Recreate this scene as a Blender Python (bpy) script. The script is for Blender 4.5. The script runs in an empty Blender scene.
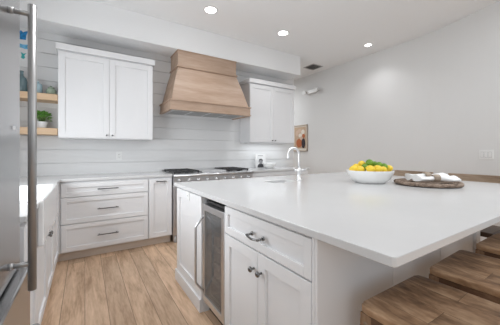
import bpy, bmesh, math, random
from mathutils import Vector, Matrix
random.seed(7)
C = bpy.context.scene.collection
SC = bpy.context.scene
PI = math.pi

# ------------------------------------------------------------------ camera, world, light, exposure
cam = bpy.data.cameras.new('camera'); camo = bpy.data.objects.new('camera', cam); C.objects.link(camo)
camo.location = (0, 0, 1.204)
camo.rotation_euler = (PI / 2, 0, -math.radians(32.506))
cam.sensor_width = 36; cam.lens = 36 * 259.1 / 500
cam.shift_y = -0.0202
cam.clip_start = 0.02
SC.camera = camo

wd = bpy.data.worlds.new('world'); SC.world = wd; wd.use_nodes = True
P = dict(world=0.38, back=4, left=28, sink=28, right=62, kitchen=8, island=6, down=22, down_small=15, hall=34, aisle=60, under=1.5, exposure=0.08)
wd.node_tree.nodes['Background'].inputs[0].default_value = (0.92, 0.96, 1.0, 1)
wd.node_tree.nodes['Background'].inputs[1].default_value = P['world']

def area(name, loc, rot, sx, sy, power, col=(0.915, 0.962, 1)):
    l = bpy.data.lights.new(name, 'AREA'); l.shape = 'RECTANGLE'; l.size = sx; l.size_y = sy
    l.energy = power; l.color = col
    o = bpy.data.objects.new(name, l); C.objects.link(o); o.location = loc; o.rotation_euler = rot
    return o
# added fill lights, unseen: soft daylight from behind the camera and from its left
area('daylight_fill', (1.2, -3.2, 1.7), (PI / 2, 0, 0), 5.5, 2.6, P['back'])
area('daylight_fill', (-0.7, -1.6, 1.7), (PI / 2, 0, -PI / 2), 2.4, 2.2, P['left'])
# added fill light over the apron sink; the left wall has no window
area('daylight_fill', (-0.84, 2.2, 1.36), (PI / 2, 0, -PI / 2), 1.3, .8, P['sink'])
# added overhead fill: dining side, behind the camera, above the island, hall
area('overhead_fill', (3.4, -0.6, 3.0), (0, 0, 0), 2.0, 2.0, P['right'])
area('overhead_fill', (0.4, -0.6, 2.9), (math.radians(62), 0, 0), 2.4, 1.2, P['kitchen'])
area('overhead_fill', (2.0, 1.3, 3.05), (0, 0, 0), 2.2, 1.6, P['island'])
area('overhead_fill', (3.2, 5.6, 2.95), (0, 0, 0), 1.4, 1.0, P['hall'])

SC.view_settings.view_transform = 'Standard'
SC.view_settings.look = 'None'
SC.view_settings.gamma = 1
SC.view_settings.use_curve_mapping = False
SC.view_settings.exposure = P['exposure']

# ------------------------------------------------------------------ materials
def mat(name, col, rough=0.5, metal=0.0, spec=0.5, bump=0.0, bscale=60.0, var=0.0, vscale=4.0, coat=0.0, emit=None, trans=0.0):
    m = bpy.data.materials.new(name); m.use_nodes = True
    nt = m.node_tree; b = nt.nodes['Principled BSDF']
    b.inputs['Base Color'].default_value = (*col, 1); b.inputs['Roughness'].default_value = rough
    b.inputs['Metallic'].default_value = metal; b.inputs['Specular IOR Level'].default_value = spec
    b.inputs['Coat Weight'].default_value = coat
    b.inputs['Transmission Weight'].default_value = trans
    tc = nt.nodes.new('ShaderNodeTexCoord')
    if var:
        n = nt.nodes.new('ShaderNodeTexNoise'); n.inputs['Scale'].default_value = vscale; n.inputs['Detail'].default_value = 4
        nt.links.new(tc.outputs['Object'], n.inputs['Vector'])
        r = nt.nodes.new('ShaderNodeValToRGB')
        r.color_ramp.elements[0].position = .35; r.color_ramp.elements[1].position = .65
        r.color_ramp.elements[0].color = (*[c * (1 - var) for c in col], 1)
        r.color_ramp.elements[1].color = (*[min(1, c * (1 + var)) for c in col], 1)
        nt.links.new(n.outputs['Fac'], r.inputs['Fac']); nt.links.new(r.outputs['Color'], b.inputs['Base Color'])
    if bump:
        n = nt.nodes.new('ShaderNodeTexNoise'); n.inputs['Scale'].default_value = bscale
        nt.links.new(tc.outputs['Object'], n.inputs['Vector'])
        bp = nt.nodes.new('ShaderNodeBump'); bp.inputs['Strength'].default_value = bump; bp.inputs['Distance'].default_value = .002
        nt.links.new(n.outputs['Fac'], bp.inputs['Height']); nt.links.new(bp.outputs['Normal'], b.inputs['Normal'])
    if emit:
        b.inputs['Emission Color'].default_value = (*col, 1); b.inputs['Emission Strength'].default_value = emit
    return m

def wood(name, dark, mid, light, axis='X', rough=0.5, planks=None, scale=1.0, knots=0.0, spec=0.35, stretch=.12):
    """grain stretched along an axis; planks = (width, length) of boards whose long side runs along the axis"""
    m = bpy.data.materials.new(name); m.use_nodes = True
    nt = m.node_tree; N = nt.nodes; L = nt.links; b = N['Principled BSDF']
    b.inputs['Roughness'].default_value = rough; b.inputs['Specular IOR Level'].default_value = spec
    tc = N.new('ShaderNodeTexCoord'); vec = tc.outputs['Object']
    mp = N.new('ShaderNodeMapping')
    s = {'X': (stretch, 1, 1), 'Y': (1, stretch, 1), 'Z': (1, 1, stretch)}[axis]
    mp.inputs['Scale'].default_value = tuple(v * scale for v in s)
    plank_val = None
    if planks:
        br = N.new('ShaderNodeTexBrick'); mb = N.new('ShaderNodeMapping')
        if axis == 'Y': mb.inputs['Rotation'].default_value = (0, 0, PI / 2)
        br.offset = .37; br.inputs['Scale'].default_value = 1
        br.inputs['Brick Width'].default_value = planks[1]; br.inputs['Row Height'].default_value = planks[0]
        br.inputs['Mortar Size'].default_value = planks[2] if len(planks) > 2 else .0016; br.inputs['Mortar Smooth'].default_value = .2
        br.inputs['Color1'].default_value = (0, 0, 0, 1); br.inputs['Color2'].default_value = (1, 1, 1, 1)
        br.inputs['Mortar'].default_value = (0.5, .5, .5, 1)
        L.new(vec, mb.inputs['Vector']); L.new(mb.outputs['Vector'], br.inputs['Vector'])
        sh = N.new('ShaderNodeVectorMath'); sh.operation = 'MULTIPLY_ADD'
        L.new(br.outputs['Color'], sh.inputs[0]); sh.inputs[1].default_value = (7.3, 5.1, 3.7); L.new(vec, sh.inputs[2])
        vec = sh.outputs[0]; plank_val = br
    L.new(vec, mp.inputs['Vector'])
    n1 = N.new('ShaderNodeTexNoise'); n1.inputs['Scale'].default_value = 9; n1.inputs['Detail'].default_value = 6; n1.inputs['Distortion'].default_value = .8
    n2 = N.new('ShaderNodeTexNoise'); n2.inputs['Scale'].default_value = 60; n2.inputs['Detail'].default_value = 3
    L.new(mp.outputs['Vector'], n1.inputs['Vector']); L.new(mp.outputs['Vector'], n2.inputs['Vector'])
    mx = N.new('ShaderNodeMath'); mx.operation = 'MULTIPLY_ADD'; mx.inputs[1].default_value = .3
    L.new(n2.outputs['Fac'], mx.inputs[0])
    ms = N.new('ShaderNodeMath'); ms.operation = 'MULTIPLY'; ms.inputs[1].default_value = .7
    L.new(n1.outputs['Fac'], ms.inputs[0]); L.new(ms.outputs[0], mx.inputs[2])
    r = N.new('ShaderNodeValToRGB'); e = r.color_ramp.elements
    e[0].position = .33; e[0].color = (*dark, 1); e[1].position = .68; e[1].color = (*light, 1)
    k = e.new(.5); k.color = (*mid, 1)
    L.new(mx.outputs[0], r.inputs['Fac']); col = r.outputs['Color']
    if plank_val:
        mr = N.new('ShaderNodeMapRange'); mr.inputs['To Min'].default_value = .8; mr.inputs['To Max'].default_value = 1.14
        L.new(plank_val.outputs['Color'], mr.inputs['Value'])
        mul = N.new('ShaderNodeMix'); mul.data_type = 'RGBA'; mul.blend_type = 'MULTIPLY'; mul.inputs['Factor'].default_value = 1
        L.new(col, mul.inputs['A']); L.new(mr.outputs['Result'], mul.inputs['B']); col = mul.outputs['Result']
        gap = N.new('ShaderNodeMix'); gap.data_type = 'RGBA'
        L.new(plank_val.outputs['Fac'], gap.inputs['Factor']); L.new(col, gap.inputs['A'])
        gap.inputs['B'].default_value = (*[c * .5 for c in dark], 1); col = gap.outputs['Result']
    if knots:
        v = N.new('ShaderNodeTexVoronoi'); v.inputs['Scale'].default_value = knots
        mk = N.new('ShaderNodeMapping'); mk.inputs['Scale'].default_value = {'X': (.5, 1, 1), 'Y': (1, .5, 1), 'Z': (1, 1, .5)}[axis]
        L.new(vec, mk.inputs['Vector']); L.new(mk.outputs['Vector'], v.inputs['Vector'])
        kr = N.new('ShaderNodeValToRGB'); kr.color_ramp.elements[0].position = .03; kr.color_ramp.elements[1].position = .13
        kr.color_ramp.elements[0].color = (.35, .3, .27, 1); kr.color_ramp.elements[1].color = (1, 1, 1, 1)
        L.new(v.outputs['Distance'], kr.inputs['Fac'])
        mul = N.new('ShaderNodeMix'); mul.data_type = 'RGBA'; mul.blend_type = 'MULTIPLY'; mul.inputs['Factor'].default_value = 1
        L.new(col, mul.inputs['A']); L.new(kr.outputs['Color'], mul.inputs['B']); col = mul.outputs['Result']
    L.new(col, b.inputs['Base Color'])
    bp = N.new('ShaderNodeBump'); bp.inputs['Strength'].default_value = .15; bp.inputs['Distance'].default_value = .001
    L.new(n2.outputs['Fac'], bp.inputs['Height']); L.new(bp.outputs['Normal'], b.inputs['Normal'])
    return m

def brushed(name, col, rough, axis='Z', bump=.06):
    m = mat(name, col, rough, 1.0); nt = m.node_tree; b = nt.nodes['Principled BSDF']
    tc = nt.nodes.new('ShaderNodeTexCoord'); mp = nt.nodes.new('ShaderNodeMapping')
    mp.inputs['Scale'].default_value = {'Z': (400, 400, 4), 'X': (4, 400, 400), 'Y': (400, 4, 400)}[axis]
    n = nt.nodes.new('ShaderNodeTexNoise'); n.inputs['Scale'].default_value = 1
    nt.links.new(tc.outputs['Object'], mp.inputs['Vector']); nt.links.new(mp.outputs['Vector'], n.inputs['Vector'])
    bp = nt.nodes.new('ShaderNodeBump'); bp.inputs['Strength'].default_value = bump; bp.inputs['Distance'].default_value = .001
    nt.links.new(n.outputs['Fac'], bp.inputs['Height']); nt.links.new(bp.outputs['Normal'], b.inputs['Normal'])
    return m

M = {}
M['cab'] = mat('white_cabinet_paint', (.80, .80, .81), .38, spec=.4)
M['ship'] = mat('white_shiplap_paint', (.76, .76, .76), .5, spec=.3)
M['ceil'] = mat('ceiling_paint', (.90, .905, .91), .8, spec=.2, bump=.05, bscale=150)
M['wall'] = mat('warm_grey_wall_paint', (.755, .75, .742), .8, spec=.2, bump=.05, bscale=150)
M['quartz'] = mat('white_quartz', (.635, .635, .637), .18, spec=.5, var=.018, vscale=3)
M['toe'] = wood('toe_kick_wood', (.74, .65, .57), (.80, .71, .63), (.85, .77, .69), 'X', .6)
M['floor'] = wood('floor_planks', (.40, .255, .155), (.62, .43, .29), (.78, .575, .41), 'Y', .42, (.152, 3.4, .0018), 1.6, 1.3)
M['hood'] = wood('hood_maple', (.40, .275, .195), (.47, .335, .25), (.54, .405, .315), 'X', .5)
M['shelf'] = wood('shelf_oak', (.60, .40, .24), (.70, .49, .31), (.78, .58, .40), 'X', .5)
M['stool'] = wood('rustic_stool_wood', (.10, .052, .027), (.30, .178, .100), (.52, .35, .22), 'Y', .42, (.118, .75, .0007), 1.1, 6, .35, .4)
M['leg'] = wood('rustic_stool_leg_wood', (.10, .055, .032), (.24, .145, .085), (.38, .25, .155), 'Z', .5, None, 1.3)
M['shaded_sidewood'] = wood('shaded_apron_wood', (.05, .026, .015), (.15, .082, .048), (.27, .165, .10), 'Y', .5, None, 1.2, 5, .35, .3)  # reddish stool wood, darkened to paint in the shade on the side aprons
M['darkseat'] = wood('dark_seat_wood', (.03, .018, .011), (.06, .036, .022), (.10, .06, .036), 'X', .4)
M['rail'] = wood('chair_rail_wood', (.16, .105, .065), (.29, .205, .14), (.42, .32, .235), 'Y', .5, None, 1.3)
M['steel'] = brushed('brushed_steel', (.68, .68, .69), .32)
M['fridge'] = brushed('fridge_steel', (.46, .46, .465), .27, 'Z', .03)
M['handle'] = brushed('handle_steel', (.46, .46, .46), .46, 'Z')
M['pull'] = mat('gunmetal', (.16, .16, .165), .3, 1.0)
M['nickel'] = mat('polished_nickel', (.22, .22, .22), .22, 1.0)
M['chrome'] = mat('satin_chrome', (.86, .86, .87), .38, 1.0)
M['black'] = mat('black_enamel', (.02, .02, .02), .4)
M['iron'] = mat('cast_iron', (.03, .03, .032), .55, bump=.2)
M['ceramic'] = mat('white_ceramic', (.86, .86, .85), .18, coat=.3)
M['fireclay'] = mat('white_fireclay', (.86, .86, .86), .15, coat=.3)
M['plastic'] = mat('white_plastic', (.83, .83, .82), .35)
M['vent'] = mat('grey_vent_metal', (.42, .42, .42), .5)
M['ventdark'] = mat('dark_duct', (.10, .10, .10), .8)
M['lemon'] = mat('lemon_skin', (.88, .62, .05), .38, bump=.5, bscale=250, var=.08, vscale=12)
M['lime'] = mat('lime_skin', (.15, .30, .025), .36, bump=.4, bscale=250, var=.25, vscale=14)
M['rattan'] = wood('woven_rattan', (.10, .07, .05), (.27, .20, .155), (.46, .37, .30), 'X', .8, None, 4)
M['linen'] = mat('white_linen', (.85, .85, .85), .85, bump=.3, bscale=300)
M['ring'] = wood('napkin_ring_wood', (.28, .22, .17), (.42, .34, .27), (.52, .43, .35), 'X', .6)
M['pot'] = mat('white_pot', (.82, .82, .82), .3)
M['leaf'] = mat('leaf_green', (.13, .34, .05), .5, var=.35, vscale=30)
M['stem'] = mat('stem_green', (.16, .28, .08), .6)
M['soil'] = mat('potting_soil', (.06, .04, .03), .9)
M['teal'] = mat('dusty_teal_glass', (.12, .19, .21), .15, coat=.3)
M['blueglass'] = mat('pale_blue_glass', (.38, .52, .58), .12, coat=.4)
M['greenglass'] = mat('sage_green_glass', (.34, .42, .32), .15, coat=.4)
M['frame'] = wood('pale_frame_wood', (.45, .36, .28), (.55, .45, .36), (.63, .53, .43), 'Z', .5)
M['matboard'] = mat('cream_paper', (.74, .68, .60), .8)
M['tan'] = mat('print_tan', (.52, .38, .27), .8)
M['blush'] = mat('print_blush', (.62, .46, .36), .8)
M['rust'] = mat('print_rust', (.46, .14, .055), .8)
M['plum'] = mat('print_charcoal', (.04, .032, .038), .8)
M['paper'] = mat('white_paper', (.80, .80, .80), .7)
M['ink'] = mat('dark_ink', (.06, .06, .065), .7)
M['inkgrey'] = mat('grey_ink', (.30, .30, .31), .7)
M['blue'] = mat('motif_blue', (.02, .22, .50), .7, var=.3, vscale=40)
M['sky'] = mat('motif_light_blue', (.16, .46, .70), .7, var=.3, vscale=40)
M['aqua'] = mat('motif_teal', (.05, .42, .42), .7)
M['lamp'] = mat('lamp_lens', (1, .985, .96), .5, emit=9)
M['shelfwire'] = mat('cooler_rack', (.45, .40, .36), .4, .6)
M['coolerin'] = mat('cooler_liner', (.16, .16, .17), .5)
M['bottle'] = mat('dark_bottle', (.03, .04, .03), .15)

def glass(name, tint, alpha):
    m = bpy.data.materials.new(name); m.use_nodes = True; nt = m.node_tree
    b = nt.nodes['Principled BSDF']; b.inputs['Base Color'].default_value = (*tint, 1); b.inputs['Roughness'].default_value = .03
    b.inputs['Alpha'].default_value = alpha; b.inputs['Specular IOR Level'].default_value = 1.0; b.inputs['IOR'].default_value = 2.1
    return m
M['tint'] = glass('smoked_glass', (.16, .165, .17), .55)

# ------------------------------------------------------------------ helpers
ORG = {}
def box(bm, x0, x1, y0, y1, z0, z1, mi=0):
    vs = [bm.verts.new(p) for p in ((x0,y0,z0),(x1,y0,z0),(x1,y1,z0),(x0,y1,z0),(x0,y0,z1),(x1,y0,z1),(x1,y1,z1),(x0,y1,z1))]
    for q in ((0,3,2,1),(4,5,6,7),(0,1,5,4),(1,2,6,5),(2,3,7,6),(3,0,4,7)):
        f = bm.faces.new([vs[i] for i in q]); f.material_index = mi
def hexa(bm, P):
    vs = [bm.verts.new(p) for p in P]
    for q in ((0,3,2,1),(4,5,6,7),(0,1,5,4),(1,2,6,5),(2,3,7,6),(3,0,4,7)):
        bm.faces.new([vs[i] for i in q])
def B(*boxes):
    bm = bmesh.new()
    for b in boxes: box(bm, *b)
    return bm
def tube(bm, pts, r, n=12, caps=True, radii=None):
    pts = [Vector(p) for p in pts]; rings = []; up = None
    for i, p in enumerate(pts):
        t = (pts[min(i+1, len(pts)-1)] - pts[max(i-1, 0)]).normalized()
        if up is None:
            up = Vector((0, 0, 1)) if abs(t.z) < .9 else Vector((1, 0, 0))
        a = t.cross(up).normalized(); b = a.cross(t).normalized(); up = b
        rr = radii[i] if radii else r
        rings.append([bm.verts.new(p + (a * math.cos(2*PI*k/n) + b * math.sin(2*PI*k/n)) * rr) for k in range(n)])
    for i in range(len(rings) - 1):
        for k in range(n):
            f = bm.faces.new([rings[i][k], rings[i][(k+1) % n], rings[i+1][(k+1) % n], rings[i+1][k]]); f.smooth = True
    if caps:
        bm.faces.new(rings[0][::-1]); bm.faces.new(rings[-1])
def lathe(bm, c, prof, n=32, axis='Z', smooth=True, close=True):
    """prof: list of (r, h) along the axis; r = 0 closes with a tip"""
    c = Vector(c); rings = []
    def P(r, h, a):
        u, v = r * math.cos(a), r * math.sin(a)
        return c + (Vector((u, v, h)) if axis == 'Z' else Vector((h, u, v)) if axis == 'X' else Vector((v, h, u)))
    for r, h in prof:
        if r < 1e-6: rings.append([bm.verts.new(P(0, h, 0))])
        else: rings.append([bm.verts.new(P(r, h, 2*PI*k/n)) for k in range(n)])
    for i in range(len(rings) - 1):
        A, D = rings[i], rings[i+1]
        for k in range(n):
            k2 = (k+1) % n
            if len(A) == 1 and len(D) == 1: continue
            if len(A) == 1: f = bm.faces.new([A[0], D[k2], D[k]])
            elif len(D) == 1: f = bm.faces.new([A[k], A[k2], D[0]])
            else: f = bm.faces.new([A[k], A[k2], D[k2], D[k]])
            f.smooth = smooth
    if close:
        if len(rings[0]) > 1: bm.faces.new(rings[0][::-1])
        if len(rings[-1]) > 1: bm.faces.new(rings[-1])
def extrude_poly(bm, pts2, z0, z1):
    a = [bm.verts.new((x, y, z0)) for x, y in pts2]; b = [bm.verts.new((x, y, z1)) for x, y in pts2]; n = len(pts2)
    bm.faces.new(a[::-1]); bm.faces.new(b)
    for i in range(n): bm.faces.new([a[i], a[(i+1) % n], b[(i+1) % n], b[i]])

def obj(name, bm, m, parent=None, bev=0.0, seg=2, loc=None):
    """link bm (world coordinates) as one mesh object; its origin is its thing's origin"""
    bmesh.ops.recalc_face_normals(bm, faces=bm.faces[:])
    o_ = Vector(loc) if loc is not None else (ORG[parent.name] if parent else Vector((0, 0, 0)))
    bmesh.ops.translate(bm, verts=bm.verts[:], vec=-o_)
    me = bpy.data.meshes.new(name); bm.to_mesh(me); bm.free()
    me.materials.append(M[m] if isinstance(m, str) else m)
    o = bpy.data.objects.new(name, me); C.objects.link(o)
    if parent: o.parent = parent
    else: o.location = o_
    ORG[o.name] = o_
    if bev:
        md = o.modifiers.new('bevel', 'BEVEL'); md.width = bev; md.segments = seg; md.limit_method = 'ANGLE'; md.angle_limit = math.radians(40)
    return o
def tag(o, label, cat, group=None):
    o['label'] = label; o['category'] = cat
    if group: o['group'] = group
    return o
def thing(name, label, cat, loc, group=None):
    o = bpy.data.objects.new(name, None); o.empty_display_size = .05; C.objects.link(o); o.location = loc
    ORG[o.name] = Vector(loc)
    return tag(o, label, cat, group)
def struct(name, bm, m, bev=0):
    o = obj(name, bm, m, None, bev); o['kind'] = 'structure'; return o

def shaker(bm, w, h, T, rail=.058, t=.02, rec=.012):
    """shaker front: local x right, z up, face towards -y, back plane at y = 0; T places it"""
    b = bmesh.new()
    box(b, 0, rail, -t, 0, 0, h); box(b, w - rail, w, -t, 0, 0, h)
    box(b, rail, w - rail, -t, 0, 0, rail); box(b, rail, w - rail, -t, 0, h - rail, h)
    box(b, rail - .004, w - rail + .004, -t + rec, -.001, rail - .004, h - rail + .004)
    bmesh.ops.transform(b, matrix=T, verts=b.verts[:])
    me = bpy.data.meshes.new('t'); b.to_mesh(me); b.free(); bm.from_mesh(me); bpy.data.meshes.remove(me)
def face_back(x, y, z): return Matrix.Translation((x, y, z))                                   # faces -Y
def face_left(x, y, z): return Matrix.Translation((x, y, z)) @ Matrix.Rotation(-PI/2, 4, 'Z')  # faces -X, local x runs to -Y
def face_right(x, y, z): return Matrix.Translation((x, y, z)) @ Matrix.Rotation(PI/2, 4, 'Z')  # faces +X, local x runs to +Y
def front(name, w, h, T, parent, **k):
    bm = bmesh.new(); shaker(bm, w, h, T, **k); return obj(name, bm, 'cab', parent, .0015)
def bar_pull(T, L, parent, m='pull', off=.03, r=.0055):
    """horizontal square-ish bar pull; T = face plane point at the centre (local -y is outward)"""
    bm = bmesh.new()
    box(bm, -L/2, L/2, -off - 2*r, -off, -r, r)
    for s in (-1, 1): box(bm, s * (L/2 - .02) - r, s * (L/2 - .02) + r, -off, 0.002, -r, r)
    bmesh.ops.transform(bm, matrix=T, verts=bm.verts[:]); o = obj('pull', bm, m, parent, .002); return o
def knob(T, parent, m='nickel', r=.014):
    bm = bmesh.new()
    lathe(bm, (0, 0, 0), [(.006, .002), (.005, -.012), (.009, -.017), (r, -.022), (r, -.028), (r*.7, -.033), (0, -.034)], 16, 'Y')
    bmesh.ops.transform(bm, matrix=T, verts=bm.verts[:]); return obj('knob', bm, m, parent)

# ------------------------------------------------------------------ room shell
YW, ZC = 4.10, 3.07
XL, XR = -.88, 4.57
def wallpts():
    pts = [(4.57, 6.8), (4.57, 2.4)]
    for i in range(1, 13):
        y = 2.4 - i * .125
        pts.append((4.57 - .155 * (2.4 - y) ** 2, y))
    return pts
WP = wallpts()                                       # the grey wall bows gently inwards towards the camera
struct('floor', B((XL - .1, 5.2, -3.6, 6.9, -.06, 0)), 'floor')
struct('ceiling', B((XL - .1, 5.2, -3.6, 6.9, ZC, ZC + .1)), 'ceil')
# back wall with shiplap boards
bm = bmesh.new(); box(bm, XL, 3.70, YW + .014, YW + .14, 0, ZC)
z = 1.238 - 8 * .172
while z < ZC:
    box(bm, XL, 3.70, YW, YW + .0145, max(z + .0042, 0), min(z + .172 - .0042, ZC)); z += .172
struct('wall_back', bm, 'ship')
bm = bmesh.new(); box(bm, XL - .1, XL, -3.0, YW + .14, 0, ZC); struct('wall_left', bm, 'ship')
bm = bmesh.new()
extrude_poly(bm, WP + [(5.0, WP[-1][1]), (5.0, 6.8)], 0, ZC); struct('wall_right', bm, 'wall')
struct('wall_hall', B((XL, 5.0, 6.8, 6.9, 0, ZC)), 'wall')
bm = bmesh.new()
for i in range(len(WP) - 1):
    (x0, y0), (x1, y1) = WP[i], WP[i+1]
    hexa(bm, [(x0 - .015, y0, 0), (x1 - .015, y1, 0), (x1 + .001, y1, 0), (x0 + .001, y0, 0),
              (x0 - .015, y0, .13), (x1 - .015, y1, .13), (x1 + .001, y1, .13), (x0 + .001, y0, .13)])
struct('baseboard_right', bm, 'cab')
struct('wall_soffit', B((XL, 3.535, 3.72, YW, 2.70, ZC)), 'ceil', .004)
bx, by = WP[-1]
struct('trim_1', B((bx - .02, bx + .05, by - .09, by, 0, 2.55)), 'cab')

# ------------------------------------------------------------------ back run: base cabinets
YF = 3.467                                            # carcass front; door faces stand 2 cm proud
CT = .884                                             # carcass top = underside of worktop
t = thing('drawer_cabinet', 'white three-drawer base cabinet left of the pull-out cabinet and range', 'cabinet', (.22, 3.75, 0))
obj('carcass', B((-.275, .676, YF + .001, YW - .002, .105, CT)), 'cab', t)
obj('toe_kick', B((-.275, .676, YF + .075, YF + .09, 0, .105)), 'toe', t)
for z0, z1 in ((.714, .862), (.420, .706), (.118, .412)):
    d = front('drawer', .89, z1 - z0, face_back(-.218, YF, z0), t, rail=.05)
    bar_pull(face_back(.228, YF - .02, (z0 + z1) / 2), .215, d)
t = thing('pull_out_cabinet', 'narrow white pull-out base cabinet between the drawers and the range', 'cabinet', (.83, 3.75, 0))
obj('carcass', B((.678, .975, YF + .001, YW - .002, .105, CT)), 'cab', t)
obj('toe_kick', B((.678, .975, YF + .075, YF + .09, 0, .105)), 'toe', t)
d = front('door', .285, .744, face_back(.684, YF, .118), t)
bar_pull(face_back(.828, YF - .02, .833), .13, d)
t = thing('base_cabinet', 'white base cabinet right of the range under the book and bowl', 'cabinet', (2.83, 3.75, 0))
obj('carcass', B((2.232, 3.46, YF + .001, YW - .002, .105, CT)), 'cab', t)
obj('toe_kick', B((2.232, 3.46, YF + .075, YF + .09, 0, .105)), 'toe', t)
for x0, w in ((2.24, .37), (2.615, .84)):
    d = front('drawer', w, .15, face_back(x0, YF, .712), t, rail=.045)
    bar_pull(face_back(x0 + w / 2, YF - .02, .787), min(.2, w * .5), d)
d = front('door', .37, .59, face_back(2.24, YF, .118), t); knob(face_back(2.575, YF - .02, .62), d)
for x0 in (2.615, 3.037):
    d = front('door', .418, .59, face_back(x0, YF, .118), t); knob(face_back(3.035 + (.03 if x0 > 3 else -.03), YF - .02, .62), d)

# left run under the worktop, with the apron sink
XF = -.255                                            # carcass front of the left run
t = thing('sink_cabinet', 'white sink base cabinet with two doors behind the refrigerator', 'cabinet', (-.56, 2.5, 0))
obj('carcass', B((XL + .002, XF - .001, 1.56, YF + .0, .105, .645), (XL + .002, XF - .001, 1.56, 1.94, .645, CT), (XL + .002, XF - .001, 2.88, YF, .645, CT)), 'cab', t)
obj('toe_kick', B((XF - .09, XF - .075, 1.56, YF + .07, 0, .105)), 'toe', t)
for y0, w in ((1.95, .465), (2.42, .465)):
    d = front('door', w, .53, face_right(XF, y0, .112), t); knob(face_right(XF + .02, 2.4175 + (.035 if y0 > 2.2 else -.035), .60), d)
d = front('side_panel', .375, .75, face_right(XF, 1.562, .112), t)
d = front('side_panel', .53, .75, face_right(XF, 2.892, .112), t)
# apron sink
bm = bmesh.new()
x0, x1, y0, y1, zb, zt = -.78, -.205, 1.945, 2.875, .65, .925
w = .03
box(bm, x1 - w, x1, y0, y1, zb, zt); box(bm, x0, x0 + w, y0, y1, zb, zt)
box(bm, x0 + w, x1 - w, y0, y0 + w, zb, zt); box(bm, x0 + w, x1 - w, y1 - w, y1, zb, zt); box(bm, x0 + w, x1 - w, y0 + w, y1 - w, zb, zb + .03)
s = thing('apron_sink', 'white fireclay apron-front sink behind the refrigerator handle', 'sink', (-.49, 2.41, .65))
obj('basin', bm, 'fireclay', s, .008, 3)
bm = bmesh.new(); lathe(bm, (-.49, 2.41, zb + .03), [(.045, 0), (.045, .003), (.03, .002), (0, .001)], 20); obj('drain', bm, 'chrome', s)

# worktops of the back wall
def slab_obj(bm, name, label, bev=.004):
    o = obj(name, bm, 'quartz', None, bev, 2); return tag(o, label, 'countertop')
bm = bmesh.new()
zt, zb = .914, .884
extrude_poly(bm, [(XL + .002, 2.877), (-.225, 2.877), (-.225, 3.44), (.978, 3.44), (.978, YW - .002), (XL + .002, YW - .002)], zb, zt)
slab_obj(bm, 'worktop', 'white quartz worktop over the drawers left of the range')
slab_obj(B((2.229, 3.50, 3.44, YW - .002, zb, zt)), 'worktop', 'white quartz worktop right of the range, holding book and bowl')
slab_obj(B((XL + .002, -.225, 1.545, 1.943, zb, zt)), 'worktop', 'short white quartz worktop between refrigerator and apron sink')

# ------------------------------------------------------------------ upper cabinets
def upper(x0, x1, label, hand):
    t = thing('wall_cabinet', label, 'cabinet', ((x0 + x1) / 2, 3.93, 1.376))
    obj('carcass', B((x0, x1, 3.779, YW - .002, 1.376, 2.412)), 'cab', t)
    bm = bmesh.new()
    box(bm, x0 - .022, x1 + .022, 3.735, YW - .002, 2.412, 2.484)
    obj('crown', bm, 'cab', t, .002)
    w = (x1 - x0 - .008) / 2; mid = (x0 + x1) / 2
    for s in (0, 1):
        d = front('door', w - .001, 1.008, face_back(x0 + .003 + s * (w + .002), 3.779, 1.386), t, rail=.066)
        knob(face_back(mid + (-.032 if s == 0 else .032), 3.759, 1.42), d, 'pull', .011)
upper(-.266, .797, 'white double-door wall cabinet beside the open shelves, left of the hood', 0)
upper(2.395, 3.41, 'white double-door wall cabinet to the right of the wooden hood', 1)

# ------------------------------------------------------------------ range hood
t = thing('range_hood', 'light maple tapered range hood on the shiplap wall above the range', 'range hood', (1.615, YW - .002, 1.795))
YB = YW - .002
def frustum(bm, a, b):   # a, b = (x0, x1, yfront, z)
    hexa(bm, [(a[0], a[2], a[3]), (a[1], a[2], a[3]), (a[1], YB, a[3]), (a[0], YB, a[3]), (b[0], b[2], b[3]), (b[1], b[2], b[3]), (b[1], YB, b[3]), (b[0], YB, b[3])])
obj('chimney', B((1.137, 2.10, 3.722, YB, 2.465, 2.698)), 'hood', t, .002)
bm = bmesh.new(); box(bm, 1.118, 2.119, 3.703, YB, 2.445, 2.465); box(bm, 1.126, 2.111, 3.711, YB, 2.465, 2.476); box(bm,1.128,2.109,3.713,YB,2.684,2.698); obj('moulding', bm, 'hood', t, .004)
bm = bmesh.new()
prof = [(1.0, 2.236, 3.553, 1.93), (1.035, 2.20, 3.60, 2.08), (1.082, 2.153, 3.655, 2.26), (1.137, 2.10, 3.722, 2.445)]
for a, b in zip(prof[:-1], prof[1:]): frustum(bm, a, b)
bmesh.ops.remove_doubles(bm, verts=bm.verts[:], dist=.0005)
obj('canopy', bm, 'hood', t)
bm = bmesh.new()
box(bm, .975, 2.255, 3.528, 3.55, 1.80, 1.915); box(bm, .975, .997, 3.55, YB, 1.80, 1.915); box(bm, 2.233, 2.255, 3.55, YB, 1.80, 1.915)
box(bm, .962, 2.268, 3.515, YB, 1.915, 1.932)
box(bm, .965, 2.265, 3.518, 3.56, 1.788, 1.803); box(bm, .965, 1.007, 3.56, YB, 1.788, 1.803); box(bm, 2.223, 2.265, 3.56, YB, 1.788, 1.803)
obj('skirt', bm, 'hood', t, .003)
bm = bmesh.new(); box(bm, 1.007, 2.223, 3.56, YB, 1.80, 1.82)
obj('liner', bm, 'steel', t)
bm = bmesh.new()
for i in range(4):
    x = 1.06 + i * .28
    for k in range(11): box(bm, x + .012 + k * .022, x + .024 + k * .022, 3.65, 4.0, 1.793, 1.80)
obj('filter', bm, 'vent', t)

area('cabinet_fill', (2.9, 3.92, 1.372), (0, 0, 0), .9, .05, P['under'])  # added fill to brighten the wall below the cabinet; no fixture there
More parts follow.
